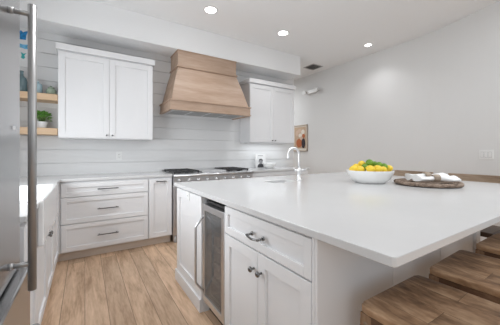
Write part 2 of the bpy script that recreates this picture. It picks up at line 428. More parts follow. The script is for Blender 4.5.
# ------------------------------------------------------------------ range
t = thing('range', 'stainless steel 48-inch gas range under the wooden hood', 'stove', (1.605, 3.75, 0))
x0, x1 = .983, 2.224
obj('body', B((x0, x1, 3.44, YW - .006, .10, .90)), 'steel', t, .003)
bm = bmesh.new(); box(bm, x0, x1, 3.44, YW - .006, .90, .915)
obj('cooktop', bm, 'steel', t, .003)
bm = bmesh.new()
tube(bm, [(x0, 3.415, .893), (x1, 3.415, .893)], .022, 16); box(bm, x0, x1, 3.415, 3.445, .873, .915); box(bm, x0, x1, 3.41, 3.44, .77, .875)
obj('control_panel', bm, 'steel', t)
obj('griddle', B((1.42, 1.80, 3.50, 4.02, .915, .938)), 'steel', t, .006)
obj('backguard', B((x0, x1, 4.045, 4.09, .915, .945)), 'steel', t, .004)
for gx0, gx1 in ((1.015, 1.19), (1.195, 1.37), (1.85, 2.02), (2.025, 2.195)):
    bm = bmesh.new()
    for y in (3.50, 3.755, 4.01): box(bm, gx0, gx1, y - .008, y + .008, .93, .95)
    for x in (gx0 + .008, (gx0 + gx1) / 2, gx1 - .008): box(bm, x - .007, x + .007, 3.50, 4.01, .932, .952)
    for y in (3.63, 3.885): box(bm, gx0 + .02, gx1 - .02, y - .006, y + .006, .934, .951)
    for x in (gx0 + .01, gx1 - .01):
        for y in (3.505, 4.005): box(bm, x - .008, x + .008, y - .008, y + .008, .915, .935)
    g = obj('grate', bm, 'iron', t, .002)
    for y in (3.63, 3.885):
        bm = bmesh.new(); lathe(bm, ((gx0 + gx1) / 2, y, .9155), [(.05, 0), (.05, .006), (.035, .008), (.035, .013), (0, .014)], 20); obj('burner', bm, 'black', t)
for k in range(9):
    x = 1.06 + k * .136
    bm = bmesh.new(); lathe(bm, (x, 3.41, .825), [(.026, 0), (.026, -.006), (.02, -.008), (.018, -.035), (0, -.036)], 18, 'Y'); obj('knob', bm, 'handle', t)
for dx0, dx1 in ((x0 + .006, 1.755), (1.765, x1 - .006)):
    d = obj('oven_door', B((dx0, dx1, 3.41, 3.44, .20, .755)), 'steel', t, .004)
    bm = bmesh.new(); tube(bm, [(dx0 + .04, 3.355, .70), (dx1 - .04, 3.355, .70)], .013)
    for x in (dx0 + .07, dx1 - .07): tube(bm, [(x, 3.355, .70), (x, 3.412, .70)], .009)
    obj('handle', bm, 'handle', d)
    obj('window', B((dx0 + .1, dx1 - .1, 3.408, 3.411, .30, .60)), 'black', d)
obj('kick_plate', B((x0 + .01, x1 - .01, 3.46, 3.48, .02, .19)), 'steel', t)
for x in (x0 + .04, x1 - .04):
    for y in (3.47, 4.02):
        bm = bmesh.new(); lathe(bm, (x, y, 0), [(.024, 0), (.024, .01), (.018, .02), (.018, .105)], 14); obj('leg', bm, 'handle', t)

# ------------------------------------------------------------------ open shelves and what stands on them
for z0, z1, lab in ((1.822, 1.897, 'upper light oak floating shelf with coloured bottles'), (1.415, 1.492, 'lower light oak floating shelf holding the potted plant')):
    o = obj('floating_shelf', B((XL + .002, -.275, 3.85, YW - .001, z0, z1)), 'shelf', None, .003, loc=(-.57, YW, z0)); tag(o, lab, 'shelf', 'open shelves beside the wall cabinet')
def bottle(name, x, y, z, prof, m, label, cat, extra=None):
    bm = bmesh.new(); lathe(bm, (x, y, z), prof, 24); o = obj(name, bm, m, None, loc=(x, y, z)); tag(o, label, cat, 'bottles on the upper shelf'); return o
bottle('bottle', -.617, 3.95, 1.897, [(.045, 0), (.052, .01), (.052, .13), (.045, .165), (.018, .195), (.016, .235), (.02, .24), (.02, .25), (.012, .25), (.012, .18)], 'teal', 'tall dusty teal bottle left of the refrigerator handle on upper shelf', 'bottle')
bottle('bottle', -.475, 3.95, 1.897, [(.043, 0), (.048, .006), (.048, .105), (.04, .122), (.018, .13), (.017, .145), (.02, .15), (.012, .15), (.012, .12)], 'blueglass', 'pale blue glass bottle just right of the refrigerator handle on upper shelf', 'bottle')
t = thing('soap_jar', 'squat sage green glass jar at the right end of upper shelf', 'jar', (-.345, 3.95, 1.897), 'bottles on the upper shelf')
bm = bmesh.new(); lathe(bm, (-.345, 3.95, 1.897), [(.043, 0), (.05, .006), (.052, .055), (.046, .07), (.03, .076), (.03, .083)], 24); obj('jar_body', bm, 'greenglass', t)
bm = bmesh.new(); lathe(bm, (-.345, 3.95, 1.98), [(.032, 0), (.032, .012), (.012, .014), (.009, .03), (0, .031)], 20); obj('lid', bm, 'greenglass', t)
# potted plant on lower shelf
px, py, pz = -.435, 3.96, 1.492
t = thing('potted_plant', 'small leafy green plant in white pot on lower shelf', 'plant', (px, py, pz))
bm = bmesh.new(); lathe(bm, (px, py, pz), [(.045, 0), (.05, .004), (.06, .07), (.062, .078), (.056, .078), (.052, .066), (0, .066)], 28); obj('pot', bm, 'pot', t)
bm = bmesh.new(); lathe(bm, (px, py, pz + .066), [(.051, 0), (.03, .006), (0, .007)], 20); obj('soil', bm, 'soil', t)
bm = bmesh.new(); bs = bmesh.new()
for k in range(64):
    a = k * 2.4; q = math.sqrt((k + .5) / 64); rr = .015 + .068 * q; h = .025 + .10 * math.sqrt(max(0, 1 - q * q)) + random.uniform(-.012, .012)
    tip = Vector((px + rr * math.cos(a), py + rr * math.sin(a), pz + .066 + h)); base = Vector((px + .012 * math.cos(a), py + .012 * math.sin(a), pz + .07))
    tube(bs, [base, (base + tip) / 2 + Vector((0, 0, .01)), tip], .0016, 5)
    out = Vector((math.cos(a) * q, math.sin(a) * q, .75 - .6 * q + random.uniform(-.3, .3))).normalized(); side = out.cross(Vector((random.uniform(-.5, .5), random.uniform(-.5, .5), 1))).normalized(); L = random.uniform(.026, .038); W = L * .5
    up = side.cross(out).normalized()
    c0 = bm.verts.new(tip - out * L * .35); cm = bm.verts.new(tip + out * L * .2 + up * -.003); ct = bm.verts.new(tip + out * L)
    s1 = bm.verts.new(tip + side * W + up * .004); s2 = bm.verts.new(tip - side * W + up * .004); u1 = bm.verts.new(tip + out * L * .5 + side * W * .7 + up * .003); u2 = bm.verts.new(tip + out * L * .5 - side * W * .7 + up * .003)
    for q_ in ((c0, s1, cm), (c0, cm, s2), (s1, u1, cm), (cm, u1, ct), (cm, ct, u2), (cm, u2, s2)): f = bm.faces.new(q_); f.smooth = True
obj('stems', bs, 'stem', t)
fo = obj('foliage', bm, 'leaf', t); md = fo.modifiers.new('solid', 'SOLIDIFY'); md.thickness = .0015
# panel with blue motifs on the wall
t = thing('wall_art', 'white panel with blue painted motifs hanging above the open shelves', 'picture', (-.70, YW - .001, 2.23))
obj('panel', B((-.80, -.56, YW - .014, YW - .001, 2.23, 2.72)), 'paper', t, .002)
def blob(bm, cx, cz, y, pts):
    vs = [bm.verts.new((cx + a, y, cz + b)) for a, b in pts]; vb = [bm.verts.new((cx + a, y + .003, cz + b)) for a, b in pts]
    bm.faces.new(vs); n = len(vs)
    for i in range(n): bm.faces.new([vs[i], vs[(i+1) % n], vb[(i+1) % n], vb[i]])
for cx, cz, m, pts in ((-.635, 2.615, 'blue', [(-.03, -.06), (.035, -.055), (.04, 0), (.055, .055), (.03, .045), (.01, .03), (-.01, .05), (-.035, .03), (-.03, 0)]),
                       (-.632, 2.478, 'sky', [(-.05, -.03), (-.01, -.02), (.025, -.03), (.055, -.025), (.045, 0), (.055, .03), (.01, .02), (-.05, .03), (-.03, 0)]),
                       (-.626, 2.37, 'aqua', [(-.02, -.03), (.0, -.045), (.02, -.03), (.012, 0), (.03, .03), (.005, .02), (-.022, .035), (-.01, 0)])):
    bm = bmesh.new(); blob(bm, cx, cz, YW - .0165, pts); obj('motif', bm, m, t)

# outlet in the backsplash
def plate(name, label, cat, T, w, h, n, kind):
    o_ = T.to_translation(); t = thing(name, label, cat, o_)
    bm = B((-w/2, w/2, -.006, 0, -h/2, h/2)); bmesh.ops.transform(bm, matrix=T, verts=bm.verts[:]); obj('cover_plate', bm, 'plastic', t, .002)
    for k in range(n):
        if kind == 'rocker':
            cx = (k - (n - 1) / 2) * .046
            bm = B((cx - .019, cx + .019, -.0066, -.005, -.036, .036)); bmesh.ops.transform(bm, matrix=T, verts=bm.verts[:]); obj('rocker_recess', bm, 'vent', t)
            bm = B((cx - .016, cx + .016, -.010, -.005, -.033, .033)); nm = 'rocker'
        else:
            cz = (k - (n - 1) / 2) * .04
            bm = B((-.017, .017, -.008, -.005, cz - .015, cz + .015)); nm = 'socket'
        bmesh.ops.transform(bm, matrix=T, verts=bm.verts[:]); s = obj(nm, bm, 'plastic', t, .0015)
        if kind != 'rocker':
            bm = B((-.008, -.005, -.0085, -.0078, cz - .006, cz + .006), (.005, .008, -.0085, -.0078, cz - .006, cz + .006))
            bmesh.ops.transform(bm, matrix=T, verts=bm.verts[:]); obj('slots', bm, 'ink', s)
plate('outlet', 'white power outlet on the shiplap wall below left wall cabinet', 'outlet', face_back(.41, YW, 1.155), .075, .118, 2, 'o')

# book and bowl on the right worktop
t = thing('cookbook', 'white cookbook with black-and-white portrait cover standing against the shiplap', 'book', (2.77, 3.97, .914))
def lean(bm, x, y, z, a=-.16, rz=-.25):
    bmesh.ops.transform(bm, matrix=Matrix.Translation((x, y, z)) @ Matrix.Rotation(rz, 4, 'Z') @ Matrix.Rotation(a, 4, 'X'), verts=bm.verts[:]); return bm
bo = (2.765, 3.96, .916)
obj('cover', lean(B((-.10, .10, -.012, -.009, 0, .262), (-.10, .10, .009, .012, 0, .262), (-.103, -.1, -.012, .012, 0, .262)), *bo), 'paper', t)
obj('pages', lean(B((-.10, .096, -.009, .009, .004, .258)), *bo), 'matboard', t)
bm = bmesh.new(); tp = [(-.075, .01), (.05, .01), (.045, .055), (.02, .085), (-.02, .085), (-.06, .055)]
blob(bm, 0, 0, -.0145, tp); obj('printed_coat', lean(bm, *bo), 'ink', t)
bm = bmesh.new(); blob(bm, 0, .115, -.0155, [(.033 * math.cos(k * PI / 8), .043 * math.sin(k * PI / 8)) for k in range(16)]); obj('printed_face', lean(bm, *bo), 'inkgrey', t)
bm = bmesh.new(); blob(bm, 0, .142, -.0165, [(-.046, -.045), (-.025, -.002), (.02, .0), (.038, -.025), (.036, .012), (.01, .028), (-.03, .022)]); obj('printed_hair', lean(bm, *bo), 'ink', t)
bm = bmesh.new(); box(bm, -.05, .05, -.0135, -.0118, .222, .232); obj('printed_title', lean(bm, *bo), 'inkgrey', t)
bm = bmesh.new(); lathe(bm, (2.845, 3.80, .914), [(.06, 0), (.065, .004), (.112, .05), (.122, .09), (.122, .095), (.117, .093), (.105, .05), (.06, .014), (0, .012)], 36)
tag(obj('bowl', bm, 'ceramic', None, loc=(2.845, 3.80, .914)), 'white ceramic bowl in front of the cookbook', 'bowl')

# ------------------------------------------------------------------ island
IX0, IX1, IY0, IY1 = .7187, 3.28, .386, 2.498
FX = .757                                             # island face plane; fronts stand 2 cm proud of it
BX1, BY0, BY1 = 2.36, .70, 2.45
t = thing('kitchen_island', 'white painted island base with drawer, doors and end panel', 'kitchen island', (1.55, 1.58, 0))
obj('carcass', B((FX, BX1, BY0, 1.467, .09, CT), (1.36, BX1, 1.467, 1.836, .09, CT), (FX + .0, 1.36, 1.467, 1.836, .872, CT),
                 (FX, BX1, 1.836, BY1, 0, .67), (FX, 1.43, 1.836, BY1, .67, CT), (1.83, BX1, 1.836, BY1, .67, CT), (1.43, 1.83, 2.24, BY1, .67, CT),
                 (FX + .07, BX1 - .05, BY0 + .05, 1.467, 0, .09), (1.36, BX1 - .05, 1.467, 1.836, 0, .09)), 'cab', t)
front('end_panel', .61, .77, face_left(FX, 2.448, .10), t, rail=.075)
obj('baseboard', B((FX - .034, FX - .0, 1.838, 2.466, 0, .10), (FX, BX1, 2.45, 2.466, 0, .10)), 'cab', t, .004)
d = front('drawer', .735, .162, face_left(FX, 1.452, .706), t, rail=.042)
# curved pull of the drawer
bm = bmesh.new()
Y0 = 1.085; zz = .785; xf = FX - .02
pts = [(xf - .034 - .006 * math.cos(a * PI / 10), Y0 + .054 * a / 5, zz - .012 + .006 * abs(a) / 5) for a in range(-5, 6)]
tube(bm, pts, .0055, 10)
for s in (-1, 1):
    tube(bm, [(xf + .002, Y0 + s * .05, zz - .004), (xf - .034, Y0 + s * .05, zz - .006)], .006, 10)
    lathe(bm, (xf, Y0 + s * .05, zz - .004), [(.011, 0.001), (.011, -.004), (.007, -.006)], 14, 'X')
obj('pull', bm, 'nickel', d)
for k, y in enumerate((1.452, 1.083)):
    d = front('door', .3655, .599, face_left(FX, y, .098), t, rail=.062)
    knob(face_left(FX - .02, 1.0835 + (.033 if k == 0 else -.033), .606), d, 'nickel', .0145)
# panelled side under the overhang
bm = bmesh.new()
xs = [FX - .02, 1.265, 1.775, 2.285]
for a, b in zip(xs[:-1], xs[1:]): box(bm, a + .002, b - .002, BY0 - .012, BY0, 0, CT)
obj('back_panel', bm, 'cab', t, .0015)
obj('corner_post', B((2.285, 2.36, BY0 - .03, BY0, 0, CT)), 'cab', t, .003)
obj('corner_post', B((FX - .02, FX, BY0 - .0, BY0 + .012, 0, CT)), 'cab', t)

# island worktop with the cut-out of the prep sink
bm = bmesh.new()
hx0, hx1, hy0, hy1 = 1.52, 1.80, 1.95, 2.13
R = .014; n = 5
def ring(z):
    P = []
    for cx, cy, a0 in ((IX1 - R, IY1 - R, 0), (IX0 + R, IY1 - R, 90), (IX0 + R, IY0 + R, 180), (IX1 - R, IY0 + R, 270)):
        for k in range(n): a = math.radians(a0 + 90 * k / (n - 1)); P.append(bm.verts.new((cx + R * math.cos(a), cy + R * math.sin(a), z)))
    return P
def hole(z): return [bm.verts.new(p + (z,)) for p in ((hx1, hy1), (hx0, hy1), (hx0, hy0), (hx1, hy0))]
ra, rb, ha, hb = ring(zb), ring(zt), hole(zb), hole(zt)
for r_, h_ in ((ra, ha), (rb, hb)):
    for q in range(4):
        seg_ = r_[q * n:(q + 1) * n]
        for k in range(n - 1): bm.faces.new([seg_[k], seg_[k+1], h_[q]])
        bm.faces.new([seg_[-1], r_[((q + 1) * n) % (4 * n)], h_[(q+1) % 4], h_[q]])
for k in range(4 * n): bm.faces.new([ra[k], ra[(k+1) % (4*n)], rb[(k+1) % (4*n)], rb[k]])
for k in range(4): bm.faces.new([ha[k], ha[(k+1) % 4], hb[(k+1) % 4], hb[k]])
slab_obj(bm, 'island_worktop', 'large white quartz island worktop with the fruit bowl on it', .003)
s = thing('prep_sink', 'white undermount prep sink in the island below the faucet', 'sink', (1.66, 2.04, .75))
obj('basin', B((1.495, 1.515, 1.925, 2.155, .75, .883), (1.805, 1.825, 1.925, 2.155, .75, .883), (1.515, 1.805, 1.925, 1.945, .75, .883), (1.515, 1.805, 2.135, 2.155, .75, .883), (1.515, 1.805, 1.945, 2.135, .75, .765)), 'fireclay', s, .003)
bm = bmesh.new(); lathe(bm, (1.66, 2.04, .765), [(.04, 0), (.04, .003), (.025, .002), (0, .001)], 20); obj('drain', bm, 'chrome', s)

# faucet
fx, fy, fz = 1.894, 2.017, .914
t = thing('faucet', 'tall satin chrome gooseneck faucet standing on the island', 'faucet', (fx, fy, fz))
bm = bmesh.new(); lathe(bm, (fx, fy, fz), [(.034, 0), (.034, .006), (.026, .012), (.021, .016), (.021, .085), (.025, .09), (.025, .118), (.018, .124), (.014, .13)], 24); obj('base', bm, 'chrome', t)
R_ = .068; dirx = Vector((-.96, .10, 0)).normalized()
pts = [(fx, fy, fz + .12), (fx, fy, fz + .20), (fx, fy, fz + .268)]
for k in range(1, 13):
    a = PI * k / 12; p = Vector((fx, fy, fz + .268)) + dirx * (R_ - R_ * math.cos(a)) + Vector((0, 0, R_ * math.sin(a))); pts.append(p)
pts.append(Vector(pts[-1]) + Vector((0, 0, -.03)))
bm = bmesh.new(); tube(bm, pts, .0125, 16); e = Vector(pts[-1]); lathe(bm, (e.x, e.y, e.z - .012), [(.014, 0), (.015, .004), (.015, .03), (.0125, .034)], 16); obj('spout', bm, 'chrome', t)
for sgn, L in ((1, .085), (-1, .06)):
    dv = Vector((.86, -.5, 0)) * sgn
    c = Vector((fx, fy, fz + .103))
    bm = bmesh.new(); tube(bm, [c + dv * .02, c + dv * .045], .014, 14); tube(bm, [c + dv * .042 + Vector((0, 0, .002)), c + dv * L + Vector((0, 0, .012 if sgn > 0 else .028))], .006, 10); obj('lever', bm, 'chrome', t)

# island outlet and wine cooler
plate('outlet', 'white power outlet at the top of the island end panel', 'outlet', face_left(FX - .02, 2.125, .838), .072, .072, 1, 'o')
t = thing('wine_cooler', 'stainless steel wine cooler with smoked glass door set in the island', 'wine cooler', (1.05, 1.65, 0))
cy0, cy1 = 1.470, 1.833
bm = B((.80, 1.34, cy0, cy0 + .02, .10, .83), (.80, 1.34, cy1 - .02, cy1, .10, .83), (.80, 1.34, cy0 + .02, cy1 - .02, .81, .83), (.80, 1.34, cy0 + .02, cy1 - .02, .10, .12), (1.32, 1.34, cy0 + .02, cy1 - .02, .12, .81))
obj('cabinet_shell', bm, 'coolerin', t)
obj('top_trim', B((.775, 1.33, cy0 + .004, cy1 - .004, .83, .845)), 'black', t, .002)
for k, z in enumerate((.25, .37, .49, .61, .72)):
    bm = bmesh.new(); box(bm, .805, .822, cy0 + .022, cy1 - .022, z - .014, z + .014)
    for j in range(7): box(bm, .82, 1.3, cy0 + .04 + j * .045, cy0 + .046 + j * .045, z - .004, z + .002)
    obj('rack', bm, 'shelfwire', t)
dx0, dx1 = .742, .797
bm = B((dx0, dx1, cy0 + .003, cy0 + .043, .105, .822), (dx0, dx1, cy1 - .043, cy1 - .003, .105, .822), (dx0, dx1, cy0 + .043, cy1 - .043, .105, .15), (dx0, dx1, cy0 + .043, cy1 - .043, .777, .822))
d = obj('door', bm, 'steel', t, .003)
obj('glass_pane', B((dx0 + .006, dx0 + .018, cy0 + .04, cy1 - .04, .147, .78)), 'tint', d)
hy = cy1 - .028
bm = bmesh.new()
tube(bm, [(dx0 + .002, hy, .735), (dx0 - .02, hy, .715), (dx0 - .058, hy, .665), (dx0 - .062, hy, .655), (dx0 - .062, hy, .26), (dx0 - .058, hy, .25), (dx0 - .02, hy, .20), (dx0 + .002, hy, .18)], .0085, 12)
obj('handle', bm, 'steel', d)
bm = bmesh.new(); box(bm, .80, .81, cy0 + .01, cy1 - .01, .012, .098)
for k in range(5): box(bm, .792, .80, cy0 + .02, cy1 - .02, .022 + k * .015, .03 + k * .015)
box(bm, .81, 1.3, cy0 + .01, cy1 - .01, 0, .10)
obj('grille', bm, 'black', t)

# ------------------------------------------------------------------ fruit bowl
fbx, fby, fbz = 2.318, 1.486, .914
bm = bmesh.new()
prof = [(.125, 0), (.134, .003), (.178, .042), (.204, .092), (.212, .116), (.212, .120), (.206, .119), (.196, .092), (.166, .045), (.12, .012), (0, .010)]
def polyround(a): # slightly faceted bowl
    return 1.0 + .012 * math.cos(8 * a)
lathe(bm, (fbx, fby, fbz), prof, 48)
for v in bm.verts:
    dx, dy = v.co.x - fbx, v.co.y - fby
    if dx or dy:
        s_ = polyround(math.atan2(dy, dx)); v.co.x = fbx + dx * s_; v.co.y = fby + dy * s_
tag(obj('fruit_bowl', bm, 'ceramic', None, loc=(fbx, fby, fbz)), 'wide white ceramic bowl full of lemons and limes on the island', 'bowl')
TH = math.radians(32.506); FW = Vector((math.sin(TH), math.cos(TH), 0)); RT = Vector((math.cos(TH), -math.sin(TH), 0))
def fruit(kind, r_, d_, h_, size, yaw, pitch, label):
    c = Vector((fbx, fby, fbz)) + RT * r_ * .93 + FW * d_ * .95 + Vector((0, 0, h_ - .008))
    size *= 1.1; bm = bmesh.new()
    n = 14; prof = []
    for i in range(n + 1):
        a = PI * i / n; x = -math.cos(a) * size * (1.18 if kind == 'lemon' else 1.06); r = size * math.sin(a) ** .92
        prof.append((r if 0 < i < n else 0, x))
    if kind == 'lemon':
        prof[0] = (0, -size * 1.36); prof[1] = (size * .16, -size * 1.26); prof[-1] = (0, size * 1.42); prof[-2] = (size * .13, size * 1.3)
    lathe(bm, (0, 0, 0), prof, 22, 'X')
    bmesh.ops.transform(bm, matrix=Matrix.Translation(c) @ Matrix.Rotation(yaw, 4, 'Z') @ Matrix.Rotation(pitch, 4, 'Y'), verts=bm.verts[:])
    tag(obj(kind, bm, kind, None, loc=c), label, kind, 'lemons and limes in the white bowl')
# (right, depth, height) around the bowl's centre
fruit('lemon', -.175, -.02, .139, .031, 2.0, .2, 'lemon at the far left end of the fruit bowl')
fruit('lemon', -.122, -.06, .137, .031, .3, .1, 'lemon second from left along the front rim of fruit bowl')
fruit('lemon', -.118, .05, .152, .032, 1.2, -.3, 'lemon set back behind the left front lemons in fruit bowl')
fruit('lime', -.068, -.035, .158, .029, .4, .3, 'lime between the left lemons and the front lemon of the bowl')
fruit('lemon', -.048, -.112, .146, .030, -1.1, .2, 'lemon at the front of the bowl, left of the central lemon')
fruit('lemon', -.062, .05, .183, .031, .2, .1, 'lemon high on the pile, left of the topmost lime')
fruit('lime', -.006, -.005, .197, .032, .9, .1, 'topmost lime on the pile in the fruit bowl')
fruit('lemon', .025, -.112, .146, .031, -.9, .1, 'lemon front and centre in the fruit bowl under the limes')
fruit('lime', .052, .015, .182, .028, 1.2, .2, 'lime just right of the topmost lime in the fruit bowl')
fruit('lemon', .09, -.095, .136, .029, .2, .2, 'lemon front right in the bowl, below the two right-hand limes')
fruit('lime', .082, -.03, .180, .026, 0, .3, 'small lime third from right over the front right lemon')
fruit('lime', .128, -.035, .163, .029, .7, .1, 'rightmost lime, beside the lemon at right end of bowl')
fruit('lemon', .18, -.02, .144, .030, 1.7, .2, 'lemon at the far right end of the fruit bowl')
fruit('lemon', .13, .07, .150, .030, .4, .1, 'lemon at the back right of bowl behind the limes')
fruit('lemon', .02, .08, .158, .031, .6, .0, 'lemon at the back of bowl behind the topmost lime')
fruit('lemon', .0, -.02, .126, .034, .3, .0, 'lemon buried in the middle of bowl under the topmost lime')
fruit('lemon', .08, .0, .128, .031, .9, .0, 'lemon buried under the right-hand limes in the bowl')
fruit('lemon', -.075, .015, .113, .032, .9, .0, 'lemon buried under the left lime in the bowl')

# ------------------------------------------------------------------ woven tray with napkins
tc_ = FW * 2.315 + RT * (177 / 259.1 * 2.315)
tx, ty, tz = tc_.x, tc_.y, .9175
t = thing('woven_tray', 'round brown woven rattan tray on the island beside the fruit bowl', 'tray', (tx, ty, tz))
bm = bmesh.new()
for k in range(11):                                   # coils of the flat bottom
    r = .012 + k * .02
    pts = [(tx + r * math.cos(a * PI / 24), ty + r * math.sin(a * PI / 24), tz + .0115 + .0025 * math.sin(a * 2.9 + k * 2)) for a in range(49)]
    tube(bm, pts, .0112 if k else .012, 6, caps=False)
obj('base', bm, 'rattan', t)
bm = bmesh.new()
for ph in range(4):                                   # plaited rim: four strands twisting round each other
    pts = []
    for a in range(0, 241):
        u = a / 240 * 2 * PI; w_ = u * 20 + ph * PI / 2
        rr = .238 + .014 * math.cos(w_) + .003 * math.sin(u * 7); pts.append((tx + rr * math.cos(u), ty + rr * math.sin(u), tz + .0175 + .0095 * math.sin(w_)))
    tube(bm, pts, .0078, 6, caps=False)
obj('rim', bm, 'rattan', t)
def napkin(name, c, yaw, L, W, H, label, pitch=0.0, seed=0, ringpos=None):
    """a folded napkin gathered in the middle by a wooden ring, its ends fanning out"""
    rnd = random.Random(seed)
    t = thing(name, label, 'napkin', c, 'napkins in wooden rings on the tray')
    T = Matrix.Translation(c) @ Matrix.Rotation(yaw, 4, 'Z') @ Matrix.Rotation(pitch, 4, 'Y')
    bm = bmesh.new(); n, m_ = 26, 14
    gr = []
    for i in range(n + 1):
        u = i / n * 2 - 1
        pinch = .30 + .70 * min(1, (abs(u) * 1.6) ** 1.3)
        row = []
        for j in range(m_):
            a = 2 * PI * j / m_
            fold = 1 + .16 * math.sin(3 * a + u * 3 + seed) * abs(u)
            y = W / 2 * pinch * math.cos(a) * fold; zz = H / 2 * (.55 + .45 * pinch) * math.sin(a) * fold + .006 * math.sin(u * 5 + seed) * (1 if math.sin(a) > 0 else 0)
            row.append(bm.verts.new((u * L / 2, y, zz + H / 2 + .004)))
        gr.append(row)
    for i in range(n):
        for j in range(m_):
            f = bm.faces.new([gr[i][j], gr[i][(j+1) % m_], gr[i+1][(j+1) % m_], gr[i+1][j]]); f.smooth = True
    bm.faces.new(gr[0][::-1]); bm.faces.new(gr[-1])
    bmesh.ops.transform(bm, matrix=T, verts=bm.verts[:]); obj('cloth', bm, 'linen', t)
    bm = bmesh.new(); rr = H / 2 + .001
    lathe(bm, (0, 0, 0), [(rr - .003, -.024), (rr + .004, -.026), (rr + .006, 0), (rr + .004, .026), (rr - .003, .024), (rr - .003, -.024)], 24, 'X', close=False)
    bmesh.ops.transform(bm, matrix=T @ Matrix.Translation((0, 0, rr + .007)), verts=bm.verts[:]); obj('napkin_ring', bm, 'ring', t)
yawR = -TH
cn = Vector((tx, ty, tz + .0315)) + RT * .012 + FW * -.09
napkin('napkin', cn, yawR - .06, .32, .13, .052, 'white napkin in a wooden ring at the front of the woven tray', 0, 1)
cn = Vector((tx, ty, tz + .0315)) + RT * .035 + FW * .06
napkin('napkin', cn, yawR + .02, .33, .12, .06, 'white napkin in a ring at the back of the woven tray', 0, 2)

# ------------------------------------------------------------------ stools
def make_stool(name, label, group):
    """origin on the floor under the seat's centre; seat 43 x 36 cm, 65 cm high"""
    t = thing(name, label, 'stool', (0, 0, 0), group)
    hw, hd, zt_, th = .216, .187, .650, .030
    bm = bmesh.new(); nx, ny = 14, 12; top = []; bot = []
    def sh(u, v):
        # rounded corners and a shallow saddle
        x, y = u * hw, v * hd
        cr = .022; ax, ay = hw - cr, hd - cr
        if abs(x) > ax and abs(y) > ay:
            dx, dy = abs(x) - ax, abs(y) - ay; m_ = max(dx, dy); l_ = math.hypot(dx, dy)
            if l_ > 0: x = math.copysign(ax + dx * m_ / l_, x); y = math.copysign(ay + dy * m_ / l_, y)
        return x, y
    for i in range(nx + 1):
        for j in range(ny + 1):
            u, v = i / nx * 2 - 1, j / ny * 2 - 1; x, y = sh(u, v)
            dip = -.010 * (1 - u * u) * (1 - v * v) - .002 * max(0, abs(u) - .9) * 10 * .5
            top.append(bm.verts.new((x, y, zt_ + dip))); bot.append(bm.verts.new((x, y, zt_ - th)))
    I = lambda i, j: i * (ny + 1) + j
    for i in range(nx):
        for j in range(ny):
            bm.faces.new([top[I(i,j)], top[I(i+1,j)], top[I(i+1,j+1)], top[I(i,j+1)]]).smooth = True
            bm.faces.new([bot[I(i,j)], bot[I(i,j+1)], bot[I(i+1,j+1)], bot[I(i+1,j)]])
    edge = [I(i, 0) for i in range(nx)] + [I(nx, j) for j in range(ny)] + [I(i, ny) for i in range(nx, 0, -1)] + [I(0, j) for j in range(ny, 0, -1)]
    for k in range(len(edge)):
        a, b = edge[k], edge[(k+1) % len(edge)]; bm.faces.new([top[a], top[b], bot[b], bot[a]])
    obj('seat', bm, 'stool', t, .005)
    za = zt_ - th
    for s in (-1, 1):
        bm = B((-.165, .165, s * .173 - .011, s * .173 + .011, za - .07, za)); obj('apron', bm, 'leg', t, .002)
        bm = B((s * .202 - .011, s * .202 + .011, -.15, .15, za - .075, za)); obj('apron', bm, 'shaded_sidewood', t, .002)
    for sx in (-1, 1):
        for sy in (-1, 1):
            bm = bmesh.new(); x1_, y1_, x0_, y0_, w1, w0 = sx * .190, sy * .161, sx * .203, sy * .174, .023, .021
            hexa(bm, [(x0_ - w0, y0_ - w0, 0), (x0_ + w0, y0_ - w0, 0), (x0_ + w0, y0_ + w0, 0), (x0_ - w0, y0_ + w0, 0), (x1_ - w1, y1_ - w1, za), (x1_ + w1, y1_ - w1, za), (x1_ + w1, y1_ + w1, za), (x1_ - w1, y1_ + w1, za)])
            l_ = obj('leg', bm, 'leg', t, .003)
            bm = bmesh.new(); lathe(bm, (x1_ + sx * .0215, y1_, za - .035), [(.009, -.001), (.009, .002), (.006, .0035), (0, .0035)] if sx > 0 else [(.009, .001), (.009, -.002), (.006, -.0035), (0, -.0035)], 14, 'X'); obj('plug', bm, 'rail', l_)
    for s in (-1, 1):
        obj('stretcher', B((-.175, .175, s * .166 - .011, s * .166 + .011, .20, .235)), 'leg', t, .002)
        obj('stretcher', B((s * .192 - .011, s * .192 + .011, -.145, .145, .29, .325)), 'leg', t, .002)
    return t
def dup(root, loc, rz, label):
    r = root.copy(); C.objects.link(r); r.location = loc; r.rotation_euler = (0, 0, rz); r['label'] = label
    for ch in list(root.children):
        c = ch.copy(); C.objects.link(c); c.parent = r
        for g in ch.children:
            e = g.copy(); C.objects.link(e); e.parent = c
    return r
st = make_stool('bar_stool', 'brown wooden stool nearest the camera under the island corner', 'wooden stools along the near side of the island')
dup(st, (1.612, .412, 0), .03, 'second brown wooden stool, between the nearest stool and the one by the post')
dup(st, (2.20, .405, 0), 0, 'third brown wooden stool, beside the island corner post at the right edge')
st.location = (1.066, .402, 0)

